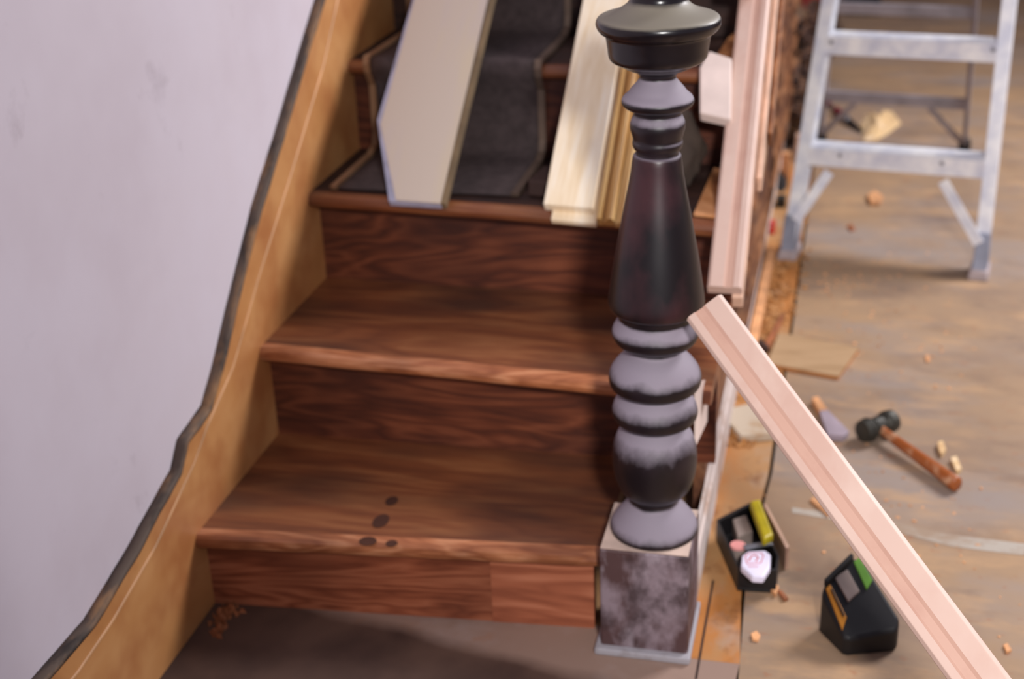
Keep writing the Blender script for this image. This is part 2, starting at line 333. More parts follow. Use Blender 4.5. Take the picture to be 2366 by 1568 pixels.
# wall side skirt board, its top edge and bead
sk = [(735, 0), (690, 150), (640, 320), (590, 480), (540, 680), (500, 850), (470, 940), (440, 985), (415, 1020), (400, 1090), (350, 1180), (290, 1290), (200, 1440), (90, 1568)]
edge = [onx(u+(11 if v < 900 else 16), v, 0) for u, v in sk]
e0 = edge[0]; far = Vector((0, 3.1, e0.z+(3.1-e0.y)*.7)); near = Vector((0, -2.2, edge[-1].z))
top = [far]+edge+[near]
bm = bmesh.new()
low = [Vector((0, -2.2, 0)), Vector((0, -.02, 0)), Vector((0, .05, 0)), Vector((0, 3.1, 1.7))]
prism(bm, [Vector((-.0155, p.y, p.z)) for p in top+low], (.0157, 0, 0)); skirt = finish('skirt_board', bm, 'skirt', stair)
skirt['label'] = 'golden varnished skirt board'
def sweep(bm, path, sect):
    rings = []
    for i, p in enumerate(path):
        a = path[max(i-1, 0)]; b = path[min(i+1, len(path)-1)]; d = (b-a).normalized(); nrm = Vector((1, 0, 0)); u = nrm.cross(d).normalized()
        if u.z < 0: u = -u
        rings.append([bm.verts.new(p+nrm*x+u*y) for x, y in sect])
    n = len(sect)
    for a, b in zip(rings, rings[1:]):
        for q in range(n): bm.faces.new((a[q], b[q], b[(q+1) % n], a[(q+1) % n]))
    bm.faces.new(rings[0][::-1]); bm.faces.new(rings[-1])
def resample(path, n):
    out = []
    for a, b in zip(path, path[1:]):
        for k in range(n): out.append(a.lerp(b, k/n))
    return out+[path[-1]]
bm = bmesh.new(); sweep(bm, resample(top, 5), [(-.0162, -.002), (.002, -.006), (.003, .0), (-.001, .003), (-.0162, .004)])
rough_up(bm, .0014, 30); o = finish('top_edge', bm, 'grime', skirt, smooth=True); o['label'] = 'grimy dark top edge'
bead = [onx(u, v, .002) for u, v in [(782, 0), (750, 149), (676, 398), (600, 640), (540, 850), (481, 985), (451, 1070), (362, 1262), (264, 1432), (183, 1552)]]
bead = [Vector((.002, 3.1, bead[0].z+(3.1-bead[0].y)*.7))]+bead+[Vector((.002, -2.2, bead[-1].z))]
bm = bmesh.new(); sweep(bm, resample(bead, 3), [(-.002, -.0035), (-.0008, -.0028), (.0004, 0), (-.0008, .0028), (-.002, .0035)]); finish('bead', bm, 'bead', skirt, smooth=True)
# outer side
def sty(x, y): return Vector((x, y, 0))
bm = bmesh.new()       # sloping outer stringer hung under the treads
y0, y1 = .33, 3.0
def nz(y): return .152+SK*(y+.015)
saw = []
for i in range(2, TOP+1):
    ya, yb = nos(i); yb += .03; z = R1+(i-1)*RI-.028
    r_ = rsr(i)[1]+.004; saw += [(r_, z-RI+.028 if i > 2 else 0), (r_, z)]
bott = [(3.0, nz(3.0)-.42), (.62, 0)]
poly = [(y, z) for y, z in saw]+bott
poly = [(saw[0][0], 0.0)]+saw[1:]+[(rsr(TOP+1)[1], saw[-1][1])]+bott
prism(bm, [(.763, y, z) for y, z in poly], (.020, 0, 0)); finish('outer_stringer', bm, 'oldwood', stair)
bm = bmesh.new(); box(bm, .7835, .793, .125, 3.0, 0, .085); box(bm, .7835, .7885, .125, 3.0, .085, .115)
o = finish('side_board', bm, 'plaster_side', stair); o['label'] = 'dirty white board along the floor'
a = [onx(u, v, .785) for u, v in [(1606, 885), (1650, 870), (1643, 950), (1606, 1030)]]
bm = bmesh.new(); prism(bm, [p-Vector((.001, 0, 0)) for p in a], (.0022, 0, 0)); o = finish('plaster_patch', bm, 'whiteblock', stair); o['label'] = 'bright white plaster patch'
bm = bmesh.new()
for k in range(9):
    y = .75+k*.28; zt = max(.1, nz(y)-.3); 
    if zt > .12: box(bm, .722, .762, y, y+.09, .0, zt)
box(bm, .74, .762, .70, 3.0, 0, .12); finish('stud_framing', bm, 'darkwood', stair)
bm = bmesh.new()
for k in range(10):
    z = .16+k*.075; ys = max(.66, (z+.30-.152)/SK); beam(bm, (.794, ys+.25, z), (.794, 3.0, z+.01*math.sin(k)), .03, .012)
finish('lath', bm, 'oldwood', stair)
for px_, z in (([(1602, 500), (1648, 394), (1678, 400), (1655, 506)], .5325), ([(1644, 152), (1680, 96), (1716, 60), (1718, 160)], .7225)):
    bm = bmesh.new(); prism(bm, [onz(u, v, z) for u, v in px_], (0, 0, .007)); o = finish('end_return', bm, 'bracket', stair, bev=.002); o['label'] = 'orange wooden return strip at the open end of the tread'
for x_, w_, y_, b_ , mt_ in ((.834, .010, .62, -.055, 'pineback'), (.845, .009, .72, -.075, 'oldwood'), (.834, .010, .68, -.105, 'runneredge')):
    bm = bmesh.new(); n0 = Vector((0, -SK, 1)).normalized()
    prism(bm, [Vector((x, y, .152+SK*(y+.015)))+n0*b_ for x, y in ((x_, y_), (x_+w_, y_), (x_+w_-.015, 2.5), (x_-.015, 2.5))], n0*.04)
    finish('side_moulding', bm, mt_, stair, bev=.002)
for u_, v_, a_r, b_r in ((905, 1157, .013, .018), (880, 1203, .016, .026), (850, 1250, .018, .016), (905, 1255, .012, .012)):
    c_ = onz(u_, v_, R1+.0006); bm = bmesh.new()
    prism(bm, [c_+Vector((math.cos(k*.2618)*a_r*.8, math.sin(k*.2618)*b_r*.8, 0)) for k in range(24)], (0, 0, .0005))
    o = finish('burn_mark', bm, 'stain', stair); o['label'] = 'dark round stain on the first tread'
# ------------------------------------------------------------------ newel post
NX, NY = .7275, .050
newel = thing('newel_post', 'dark turned newel post coated in grey plaster dust at the foot of the stairs', 'newel post', (NX, NY, 0))
bm = bmesh.new(); box(bm, .660, .796, -.018, .118, .004, .188); o = finish('base_block', bm, 'block', newel, bev=.004); o['label'] = 'scuffed square base block with scraped finish'
bm = bmesh.new(); box(bm, .6615, .7945, -.0165, .1165, .188, .1892); rough_up(bm, .0006, 30); o = finish('dust_layer', bm, 'dust', newel); o['label'] = 'beige dust on top of the block'
bm = bmesh.new(); box(bm, .652, .801, -.030, .124, 0, .013); rough_up(bm, .002, 20); o = finish('plinth', bm, 'plinth', newel, bev=.003); o['label'] = 'pale dusty plinth'
prof = [(.0, .186), (.0655, .1862), (.0675, .191), (.0668, .198), (.0630, .2065), (.0570, .215), (.0510, .223), (.0440, .2310), (.0385, .2370), (.0368, .2425), (.0375, .2475),
        (.046, .2545), (.0545, .266), (.0610, .286), (.0638, .311), (.0622, .335), (.0560, .354), (.0480, .3655), (.0425, .3715), (.0425, .3735),
        (.0530, .3765), (.0605, .3825), (.0635, .391), (.0625, .400), (.0590, .4095), (.0545, .417), (.0500, .4225), (.0480, .4260),
        (.0560, .4295), (.0650, .4365), (.0680, .446), (.0670, .4555), (.0620, .4665), (.0540, .4770), (.0450, .4850), (.0385, .4905), (.0370, .4955), (.0380, .4990),
        (.0500, .5025), (.0585, .5090), (.0625, .5170), (.0625, .5240), (.0595, .5320), (.0555, .5385), (.0530, .5440), (.0535, .549), (.0540, .555)]
pr = smoothprof(prof[1:], 3); bm = bmesh.new(); lathe(bm, [(0, .186)]+pr+[(0, .555)], .7335, NY+.004)
o = finish('lower_turning', bm, 'newel', newel, smooth=True); o['label'] = 'stacked rings and ball turned below the taper'
prof2 = [(.056, .5535), (.064, .557), (.0680, .562), (.0690, .568), (.0685, .577), (.0655, .598), (.060, .633), (.0545, .664), (.0485, .697), (.0425, .727), (.0370, .757), (.0335, .782), (.0310, .7865)]
bm = bmesh.new(); lathe(bm, [(0, .5535)]+smoothprof(prof2, 3)+[(0, .7865)], .7345, NY+.006, 48)
finish('tapered_shaft', bm, 'taper', newel, smooth=True)
prof3 = [(.0295, .7855), (.0295, .791), (.033, .796), (.0345, .802), (.0335, .808), (.0350, .814), (.0375, .824), (.0370, .832), (.0335, .840), (.0325, .8445), (.0360, .848), (.0445, .853), (.0490, .859),
         (.0470, .866), (.0400, .8725), (.0350, .879), (.0290, .886), (.0245, .892), (.0255, .897), (.031, .901), (.041, .905), (.052, .911)]
bm = bmesh.new(); lathe(bm, [(0, .7855)]+smoothprof(prof3, 3)+[(0, .911)], .735, NY+.006); finish('upper_turning', bm, 'newel', newel, smooth=True)
prof4 = [(.050, .910), (.0605, .915), (.0655, .921), (.0670, .932), (.0690, .945), (.0705, .950), (.0760, .9535), (.0800, .9580), (.0825, .9640), (.0815, .9700), (.077, .9745), (.066, .978), (.055, .982), (.046, .987), (.0395, .993), (.0370, 1.000),
         (.0375, 1.008), (.036, 1.018), (.030, 1.029), (.020, 1.037), (.0, 1.041)]
bm = bmesh.new(); lathe(bm, [(0, .910)]+smoothprof(prof4, 3), .735, NY+.006); finish('cap', bm, 'newelcap', newel, smooth=True)

# ------------------------------------------------------------------ things lying on the stairs
def on_stairs(x, y, off=0): return Vector((x, y, nz(y)+off))
nrm = Vector((0, -SK, 1)).normalized()
def slab(bm, pts, base, th): prism(bm, [on_stairs(x, y)+nrm*base for x, y in pts], nrm*th)
yR = [rsr(i)[0]-.0 for i in range(1, TOP+2)]
def cloth(x0, x1, name, mat, th, label, cat, i0=3):
    # stepped strip of material that follows riser, nosing and tread
    path = []; 
    ya, yb = nos(i0); xm = (x0+x1)/2
    path.append((ya+.03+.02*0, R1+(i0-1)*RI+.001))
    for i in range(i0, TOP):
        z = R1+(i-1)*RI+.001; rb = rsr(i+1)[0]-.034*xm/W_-.003; nb = nos(i+1)[0]-.034*xm/W_-.003
        path += [(rb-.05, z), (rb-.012, z+.008), (rb-.004, z+.03), (rb-.002, z+RI-.06), (nb+.004, z+RI-.03), (nb, z+RI-.012), (nb+.006, z+RI+.003), (nb+.05, z+RI+.001)]
    rings = []
    bm = bmesh.new(); n = 10
    for j, (y, z) in enumerate(path):
        rings.append(([bm.verts.new((x0+(x1-x0)*k/n, y, z)) for k in range(n+1)], [bm.verts.new((x0+(x1-x0)*k/n, y-th*.7, z+th)) for k in range(n+1)]))
    for (a, a2), (b, b2) in zip(rings, rings[1:]):
        for k in range(n):
            bm.faces.new((a[k], b[k], b[k+1], a[k+1])); bm.faces.new((a2[k], a2[k+1], b2[k+1], b2[k]))
        bm.faces.new((a[0], a2[0], b2[0], b[0])); bm.faces.new((a[n], b[n], b2[n], a2[n]))
    for (a, a2) in (rings[0], rings[-1]):
        for k in range(n): bm.faces.new((a[k], a[k+1], a2[k+1], a2[k]))
    return bm
run = thing('stair_runner', 'dark grey carpet runner covering the upper steps beneath the leaning boards', 'carpet', (.22, .62, .532))
finish('carpet', cloth(.055, .39, 'r', 'runner', .007, '', ''), 'runner', run, smooth=True)
for xs in (.036, .391):
    bm = cloth(xs, xs+.014, 'e', 'r', .009, '', ''); o = finish('edge_strip', bm, 'runneredge' if xs < .1 else 'runneredge_shade', run); o['label'] = 'pale wooden edge strip'
# drywall
dw = thing('drywall_panel', 'tall cream drywall strip with a cut corner leaning up the stairs by the skirt board', 'drywall', tuple(on_stairs(.2, .54)))
cut = [(.176, .533), (.276, .531), (.271, .94), (.266, 2.5), (.116, 2.5), (.112, .94), (.110, .690)]
pts = [(.190, .534), (.276, .531), (.271, .94), (.266, 2.5), (.116, 2.5), (.118, .94), (.120, .680)]
bm = bmesh.new(); slab(bm, pts, .0145, .003); finish('face_paper', bm, 'board', dw)
bm = bmesh.new(); slab(bm, cut, .001, .0133); o = finish('gypsum_core', bm, 'boardedge', dw)
bm = bmesh.new(); slab(bm, [(.2762, .531), (.2852, .531), (.2752, 2.5), (.2662, 2.5)], .001, .0165); finish('tape_edge', bm, 'boardback', dw)
# pale boards
def lay(name, label, x0, x1, y0, y1, sect_mat, base=.001, th=.02, sect=None, bev=.002):
    o = thing(name, label, 'board', tuple(on_stairs((x0+x1)/2, y0)))
    return o
pb = thing('pine_board', 'bright pale pine board resting on the third step with its end catching the light', 'board', tuple(on_stairs(.515, .53)))
bm = bmesh.new(); slab(bm, [(.470, .528), (.560, .524), (.556, 2.3), (.466, 2.3)], .014, .018); finish('plank', bm, 'pale', pb, bev=.002)
bm = bmesh.new(); slab(bm, [(.484, .512), (.566, .508), (.556, 2.2), (.474, 2.2)], .001, .0125); o = finish('backing_strip', bm, 'pale', pb, bev=.002)
cs = thing('door_casing', 'narrow golden moulded casing strip lying beside the pale pine board on the stairs', 'moulding', tuple(on_stairs(.59, .52)))
def profile_bar(x0, x1, ya, yb, sect, mat, name, parent, dx=0):
    bm = bmesh.new(); w = x1-x0; A = [on_stairs(x0+u*w, ya)+nrm*v for u, v in sect]; B = [on_stairs(x0+u*w+dx, yb)+nrm*v for u, v in sect]
    hexa(bm, A, B); return finish(name, bm, mat, parent, bev=.0012)
profile_bar(.568, .598, .512, 2.25, [(0, .001), (1, .001), (1, .016), (.85, .024), (.6, .020), (.45, .012), (.3, .012), (.2, .022), (0, .022)], 'gold', 'moulded_face', cs, -.01)
profile_bar(.599, .618, .510, 2.25, [(0, .001), (1, .001), (1, .010), (.7, .017), (.2, .013), (0, .013)], 'gold', 'back_band', cs, -.01)
for (x, y, z, lx, l, label, nm) in [(.40, .60, .5335, .05, .09, 'dark brown wood block on the third step right of the carpet', 'wood_block')]:
    bm = bmesh.new(); prism(bm, [(x+.02, y, z), (x+.02+lx, y-.01, z), (x+.03+lx, y+l, z), (x+.03, y+l, z)], (0, .005, .03)); tag(finish(nm, bm, 'darkwood', bev=.004), label, 'wood block')
# dusty cloth bundle in the dark corner right of the newel
bm = bmesh.new(); bmesh.ops.create_icosphere(bm, subdivisions=4, radius=1)
for v in bm.verts:
    v.co = Vector((v.co.x*.046, v.co.y*.075, v.co.z*.085)); v.co += noise.noise_vector(v.co*26)*.018; v.co += Vector((.680, .74, .592)); v.co.x += (.58-v.co.z)*.12*(1 if v.co.x > .68 else -1)
    v.co.z = max(v.co.z, .5335); v.co.y = max(min(v.co.y, .83), .6)
tag(finish('canvas_bundle', bm, 'canvas', smooth=True), 'dusty grey cloth bundle in the dark behind the newel post', 'cloth')

# moulded handrail lengths of new pink pine
def rail_mat(o):
    o.data.materials.append(M['pinegroove'])
    for p in o.data.polygons:
        if p.index in (6, 7, 8): p.material_index = 1
def rail_mesh(bm, p0, p1, w, t, face, upn):
    """shallow moulded section: raised shoulders, a groove down the middle"""
    d = (p1-p0).normalized(); s = d.cross(upn).normalized(); n_ = s.cross(d).normalized()
    sect = [(-.5, 0), (.5, 0), (.5, .74), (.42, 1), (.25, .98), (.20, .90), (.03, .88), (-.05, .97), (-.42, 1), (-.5, .76)]
    hexa(bm, [p0+s*a*w+n_*(b-1)*t for a, b in sect], [p1+s*a*w+n_*(b-1)*t for a, b in sect])
rise = thing('stair_rail', 'long new pink pine rail lying up the outer edge of the stairs behind the newel', 'rail', tuple(on_stairs(.80, .41)))
bm = bmesh.new(); rail_mesh(bm, on_stairs(.803, .405)+nrm*.0235, on_stairs(.789, 2.4)+nrm*.0235, .058, .022, None, nrm); rail_mat(finish('moulded_length', bm, 'pine', rise, bev=.001))
bm = bmesh.new(); slab(bm, [(.815, .40), (.833, .40), (.819, 2.4), (.801, 2.4)], -.030, .031); finish('under_strip', bm, 'pineback', rise, bev=.002)
wb = thing('white_block', 'white primed wood block fixed beside the pink rail at the fourth step', 'wood block', (.745, .79, .722))
bm = bmesh.new(); a = [onslope(1619, 290, .0), onslope(1619, 185, .0), onslope(1640, 148, .0), onslope(1692, 165, .0), onslope(1690, 306, .0)]
prism(bm, [p+nrm*.012 for p in a], nrm*.024); finish('body', bm, 'whiteblock', wb, bev=.003)
bm = bmesh.new(); a = [onslope(1668, 13), onslope(1690, -30), onslope(1742, -25), onslope(1738, 22)]
prism(bm, [p+nrm*.026 for p in a], nrm*.02); tag(finish('white_block', bm, 'whiteblock', bev=.003), 'white wood block on the pink rail at the top of the picture', 'wood block')

T = CAM+ray(1624, 706).normalized()*1.885; Bq = CAM+ray(2262, 1568).normalized()*1.68
dl = (Bq-T).normalized(); E = T+dl*((T.z-.012)/-dl.z)
lean = thing('leaning_rail', 'pink pine rail with a dark knot leaning from the newel post down to the floor', 'rail', tuple(E))
vn = (CAM-(T+Bq)/2).normalized(); vn = (vn-dl*vn.dot(dl)).normalized()
bm = bmesh.new(); rail_mesh(bm, T, E, .059, .020, None, vn); rail_mat(finish('moulded_length', bm, 'pine', lean, bev=.001))
def knot(u, v, s):
    d = ray(u, v); c = CAM+d*((T-CAM).dot(vn)/d.dot(vn)); bm = bmesh.new(); sd = dl.cross(vn)
    c = c-vn*.0052
    ring = [c+dl*math.cos(a)*s*1.7+sd*math.sin(a)*s for a in [k*math.pi/8 for k in range(16)]]
    prism(bm, ring, vn*.0008); o = finish('knot', bm, 'knot', lean); o['label'] = 'dark knot'
knot(1754, 891, .0045); knot(1888, 1090, .003)

# ------------------------------------------------------------------ step ladder
FLp, FRp = Vector((.8629, 1.7294, 0)), Vector((1.3339, 1.6543, 0)); Mc = (FLp+FRp)/2; a_ = (FRp-FLp).normalized(); b_ = Vector((-a_.y, a_.x, 0))
lad = thing('step_ladder', 'aluminium step ladder standing open on the dusty floor right of the stairs', 'ladder', tuple(Mc))
def LP(s, h, k=.25, off=0): return Mc+a_*s+b_*(off+k*h)+Vector((0, 0, h))
H = 2.3; nf = Vector((0, 0, 1))*.25 - b_; nf.normalize()
def chan(p0, p1, w, dpt, t, upv, flip=1):   # C channel: web facing sideways, two flanges
    return None
for sgn, s0, s1 in ((-1, -.247, -.247+.066*H), (1, .240, .240-.012*H)):
    bm = bmesh.new(); p0 = LP(s0, .03); p1 = LP(s1, H); w, dp, t = .033, .068, .003
    f = b_
    sect = [(-w/2, -dp/2), (w/2, -dp/2), (w/2, -dp/2+t), (-w/2+t, -dp/2+t), (-w/2+t, dp/2-t), (w/2, dp/2-t), (w/2, dp/2), (-w/2, dp/2)]
    sect = [(-x*sgn*-1 if sgn > 0 else x, y) for x, y in sect]
    if sgn > 0: sect = [(-x, y) for x, y in [(-w/2, -dp/2), (w/2, -dp/2), (w/2, -dp/2+t), (-w/2+t, -dp/2+t), (-w/2+t, dp/2-t), (w/2, dp/2-t), (w/2, dp/2), (-w/2, dp/2)]]
    d = (p1-p0).normalized(); 
    bsd = (a_-d*a_.dot(d)).normalized(); tt = d.cross(bsd); tt = tt if tt.dot(b_) > 0 else -tt
    hexa(bm, [p0+bsd*x+tt*(y+dp/2) for x, y in sect], [p1+bsd*x+tt*(y+dp/2) for x, y in sect]); rl = finish('front_rail', bm, 'alu', lad, bev=.001)
    # foot bracket and rubber pad
    bm = bmesh.new(); q0 = LP(s0, .012); q1 = LP(s0, .115); hexa(bm, [q0+a_*x+b_*y for x, y in ((-.019, -.006), (.019, -.006), (.019, .07), (-.019, .07))], [q1+a_*x+b_*y for x, y in ((-.0155, -.005), (.0155, -.005), (.0155, .068), (-.0155, .068))])
    finish('foot_bracket', bm, 'galv', lad, bev=.003)
    bm = bmesh.new(); q0 = LP(s0, 0); q1 = LP(s0, .026); hexa(bm, [q0+a_*x+b_*y for x, y in ((-.026, -.014), (.026, -.014), (.026, .076), (-.026, .076))], [q1+a_*x+b_*y for x, y in ((-.022, -.01), (.022, -.01), (.022, .072), (-.022, .072))])
    finish('rubber_foot', bm, 'rubber', lad, bev=.006, seg=3)
def fs(h): return (-.247+.066*h+.012, .240-.012*h-.012)
for k in range(7):
    h = .29+.277*k; l, r = fs(h); bm = bmesh.new(); c = LP(0, h)
    def q(s, y, z): return c+a_*s+b_*y+Vector((0, 0, z))
    for (y0_, y1_, z0_, z1_) in ((-.004, .078, -.003, 0), (-.006, -.003, -.046, 0), (.075, .078, -.028, 0), (-.004, .010, -.046, -.043)):
        hexa(bm, [q(l, y0_, z0_), q(r, y0_, z0_), q(r, y1_, z0_), q(l, y1_, z0_)], [q(l, y0_, z1_), q(r, y0_, z1_), q(r, y1_, z1_), q(l, y1_, z1_)])
    for g in range(5):
        y = .008+g*.014; hexa(bm, [q(l, y, 0), q(r, y, 0), q(r, y+.004, 0), q(l, y+.004, 0)], [q(l, y, .0015), q(r, y, .0015), q(r, y+.004, .0015), q(l, y+.004, .0015)])
    st = finish('step', bm, 'alu', lad)
    if k < 2:
        for s in ((-.135, .12) if k == 0 else (l+.012, r-.012)):
            bm = bmesh.new(); cyl(bm, q(s, -.006, -.014), q(s, -.0095, -.014), .006, .004, 12); finish('rivet', bm, 'steel', st)
for (s0, h0, s1, h1) in ((-.157, .235, -.232, .105), (.128, .235, .232, .09)):
    bm = bmesh.new(); beam(bm, LP(s0, h0)-b_*.008, LP(s1, h1)-b_*.008, .027, .003, up=tuple(-b_)); finish('knee_brace', bm, 'alu', lad, bev=.001)
KR = -.2
for s0, s1 in ((-.372, -.372+.066*H), (.092, .088)):
    bm = bmesh.new(); beam(bm, LP(s0, .03, KR, 1.128), LP(s1, H, KR, 1.128), .014, .030, up=tuple(b_)); finish('rear_rail', bm, 'alud', lad, bev=.002)
    bm = bmesh.new(); p = LP(s0, 0, 0, 1.13); box(bm, p.x-.018, p.x+.018, p.y-.022, p.y+.022, 0, .04); finish('rubber_foot', bm, 'blackrub', lad, bev=.005)
for h in (.168, .468, .77, 1.07, 1.37, 1.67):
    l = -.372+.066*h; bm = bmesh.new(); beam(bm, LP(l, h, KR, 1.120), LP(.092, h, KR, 1.120), .020, .034, up=(0, 0, 1)); finish('rear_bar', bm, 'alud', lad, bev=.001)
for (s0, h0, s1, h1) in ((-.023, .15, .088, .03), (-.26, .15, -.368, .03)):
    bm = bmesh.new(); beam(bm, LP(s0, h0, KR, 1.108), LP(s1, h1, KR, 1.118), .018, .004, up=tuple(b_)); finish('knee_brace', bm, 'alud', lad)
bm = bmesh.new(); c = LP(0.04, H); hexa(bm, [c+a_*x+b_*y for x, y in ((-.19, -.03), (.2, -.03), (.2, .14), (-.19, .14))], [c+a_*x+b_*y+Vector((0, 0, .05)) for x, y in ((-.19, -.03), (.2, -.03), (.2, .14), (-.19, .14))]); finish('top_cap', bm, 'greyp', lad, bev=.006)
for sx in (-.11, .19):
    bm = bmesh.new(); beam(bm, LP(sx, .9+.0, .25), LP(sx-.06, .9, KR, 1.128), .012, .003); finish('spreader', bm, 'steel', lad)

# ------------------------------------------------------------------ floor things
def flat(name, px, z, th, mat, label, cat, bev=.001, group=None, jit=0):
    bm = bmesh.new(); prism(bm, [onz(u, v, z+th)-Vector((0, 0, th)) for u, v in px], (0, 0, th))
    if jit: rough_up(bm, jit, 40)
    return tag(finish(name, bm, mat, bev=bev), label, cat, group)
pl = thing('plywood_offcut', 'thin tan plywood offcut lying flat on the floor beside the leaning rail', 'offcut', tuple(onz(1880, 830)))
pxs = [(1800, 768), (1985, 802), (1938, 868), (1772, 838)]
bm = bmesh.new(); prism(bm, [onz(u, v, .010)-Vector((0, 0, .003)) for u, v in pxs], (0, 0, .003)); finish('face_veneer', bm, 'ply', pl)
bm = bmesh.new(); prism(bm, [onz(u, v, .010)-Vector((0, 0, .010)) for u, v in pxs], (0, 0, .0068)); o = finish('core', bm, 'plyedge', pl); o['label'] = 'orange cut edges'
flat('wood_stick', [(1806, 722), (1813, 726), (1776, 802), (1764, 797)], 0, .012, 'chipd', 'thin brown stick leaning in the corner of the plywood offcut', 'stick')
flat('dark_wedge', [(1752, 775), (1778, 800), (1770, 806), (1748, 786)], 0, .014, 'darkwood', 'dark sliver of wood at the edge of the leaning rail near the plywood', 'wood scrap')
flat('plank_offcut', [(1660, 947), (1742, 930), (1800, 985), (1790, 1000), (1712, 1006)], 0, .016, 'offcut', 'dusty pale plank offcut on the stained floor under the leaning rail', 'offcut')
gb = thing('painted_offcut', 'grey painted wood offcut with a fresh orange end lying by the hammer head', 'offcut', tuple(onz(1925, 960)))
bm = bmesh.new(); prism(bm, [onz(u, v, .014)-Vector((0, 0, .014)) for u, v in [(1893, 948), (1913, 946), (1962, 995), (1950, 1006), (1912, 1002)]], (0, 0, .014)); finish('painted_length', bm, 'greyboard', gb, bev=.001)
bm = bmesh.new(); prism(bm, [onz(u, v, .014)-Vector((0, 0, .014)) for u, v in [(1876, 918), (1890, 914), (1912.5, 945.4), (1892, 947)]], (0, 0, .014)); o = finish('fresh_end', bm, 'chip', gb, bev=.001); o['label'] = 'freshly cut orange end'
# hammer
hm = thing('hammer', 'small sledge hammer with dark iron head and worn wooden handle lying on the floor', 'hammer', tuple(onz(2040, 1000)))
h0 = onz(1996, 996, .026); h1 = onz(2058, 972, .026); h0.z = h1.z = .026
def octbar(bm, p0, p1, r0, r1, n=8): cyl(bm, p0, p1, r0, r1, n)
bm = bmesh.new(); ax_ = (h1-h0).normalized(); mid = (h0+h1)/2
octbar(bm, h0-ax_*.004, h0+ax_*.014, .0215, .0255, 16); octbar(bm, h0+ax_*.0141, mid-ax_*.012, .0255, .017, 16)
octbar(bm, mid-ax_*.0119, mid+ax_*.012, .019, .019, 16); octbar(bm, mid+ax_*.0121, h1-ax_*.014, .017, .0245, 16); octbar(bm, h1-ax_*.0139, h1+ax_*.006, .0245, .0225, 16)
finish('head', bm, 'iron', hm, bev=.002)
hp = [(mid-Vector((0, 0, .004)), .0100)]; he = onz(2212, 1122, .014); he.z = .016
hs = mid.copy(); hs.z = .024
dh = he-hs; pts_ = [(-.10, .0090), (0, .0105), (.12, .0100), (.35, .0115), (.65, .0135), (.9, .0150), (.985, .0158), (1.0, .0130)]
bm = bmesh.new(); rings = []; dd = dh.normalized(); u_ = dd.cross(Vector((0, 0, 1))).normalized(); v_ = u_.cross(dd)
for t, r in pts_: rings.append([bm.verts.new(hs+dh*t+u_*math.cos(q*math.pi/8)*r*.8+v_*math.sin(q*math.pi/8)*r) for q in range(16)])
for A, B in zip(rings, rings[1:]):
    for i in range(16): bm.faces.new((A[i], A[(i+1) % 16], B[(i+1) % 16], B[i]))
bm.faces.new(rings[0][::-1]); bm.faces.new(rings[-1]); finish('handle', bm, 'handle', hm, smooth=True)
# tool tray with its contents
tr = thing('tool_tray', 'small open black tool tray full of supplies on the floor by the newel post', 'tray', tuple(onz(1730, 1290)))
oc = [onz(*q_, .045) for q_ in [(1656, 1200), (1738, 1158), (1800, 1285), (1795, 1318), (1705, 1312)]]
ctr = sum((Vector(p) for p in oc), Vector())/5
ic = [ctr+(p-ctr)*.93 for p in oc]
bm = bmesh.new(); prism(bm, [Vector((p.x, p.y, 0)) for p in oc], (0, 0, .006)); finish('base', bm, 'black', tr, bev=.001)
bm = bmesh.new()
for i in range(5):
    j = (i+1) % 5; a4 = [oc[i], oc[j], ic[j], ic[i]]; prism(bm, [Vector((p.x, p.y, .006)) for p in a4], (0, 0, .039))
finish('rim_wall', bm, 'black', tr)
def item(name, px, z0, th, mat, label, cat, bev=.003):
    bm = bmesh.new(); prism(bm, [onz(u, v, z0+th)-Vector((0, 0, th)) for u, v in px], (0, 0, th)); return tag(finish(name, bm, mat, bev=bev), label, cat)
yb_ = item('yellow_level', [(1732, 1156), (1756, 1150), (1788, 1232), (1764, 1246)], .0462, .018, 'yellow', 'yellow plastic level lying across the rim of the black tool tray', 'level', .005)
item('paint_stick', [(1764, 1165), (1771, 1163), (1824, 1262), (1816, 1266)], .0, .045, 'pineback', 'pale thin stick standing on edge against the tool tray', 'stick', .001)
item('grey_box', [(1692, 1198), (1724, 1188), (1740, 1226), (1704, 1238)], .0062, .032, 'greyp', 'grey square box inside the black tool tray', 'box')
rd = onz(1705, 1256, .046); rd.z = 0
tn = thing('label_tin', 'round faded pink topped tin inside the black tool tray', 'tin', (rd.x, rd.y, .0062))
bm = bmesh.new(); cyl(bm, (rd.x, rd.y, .0062), (rd.x, rd.y, .040), .0135, .0135, 24); finish('can', bm, 'greyp', tn, bev=.001)
bm = bmesh.new(); cyl(bm, (rd.x, rd.y, .0402), (rd.x, rd.y, .045), .0142, .013, 24); finish('lid', bm, 'pinktin', tn, bev=.001)
item('metal_blade', [(1716, 1258), (1780, 1248), (1786, 1256), (1722, 1268)], .0462, .004, 'steel', 'grey metal blade lying across the tool tray behind the white packet', 'blade', .001)
pk = thing('label_packet', 'white packet with red print sticking out of the front of the tool tray', 'packet', tuple(onz(1745, 1300, .046)))
pkc = [(1714, 1283), (1728, 1272), (1768, 1270), (1781, 1280), (1780, 1308), (1764, 1332), (1738, 1330), (1712, 1306)]
bm = bmesh.new(); prism(bm, [onz(u, v, .060)-Vector((0, 0, .0135)) for u, v in pkc], (0, 0, .0135)); finish('packet', bm, 'white', pk, bev=.003)
bm = bmesh.new()
def ln(px, wd=.0013, z=.0602):
    P = [onz(u, v, z) for u, v in px]
    for A, B in zip(P, P[1:]): beam(bm, A, B, wd, .0005)
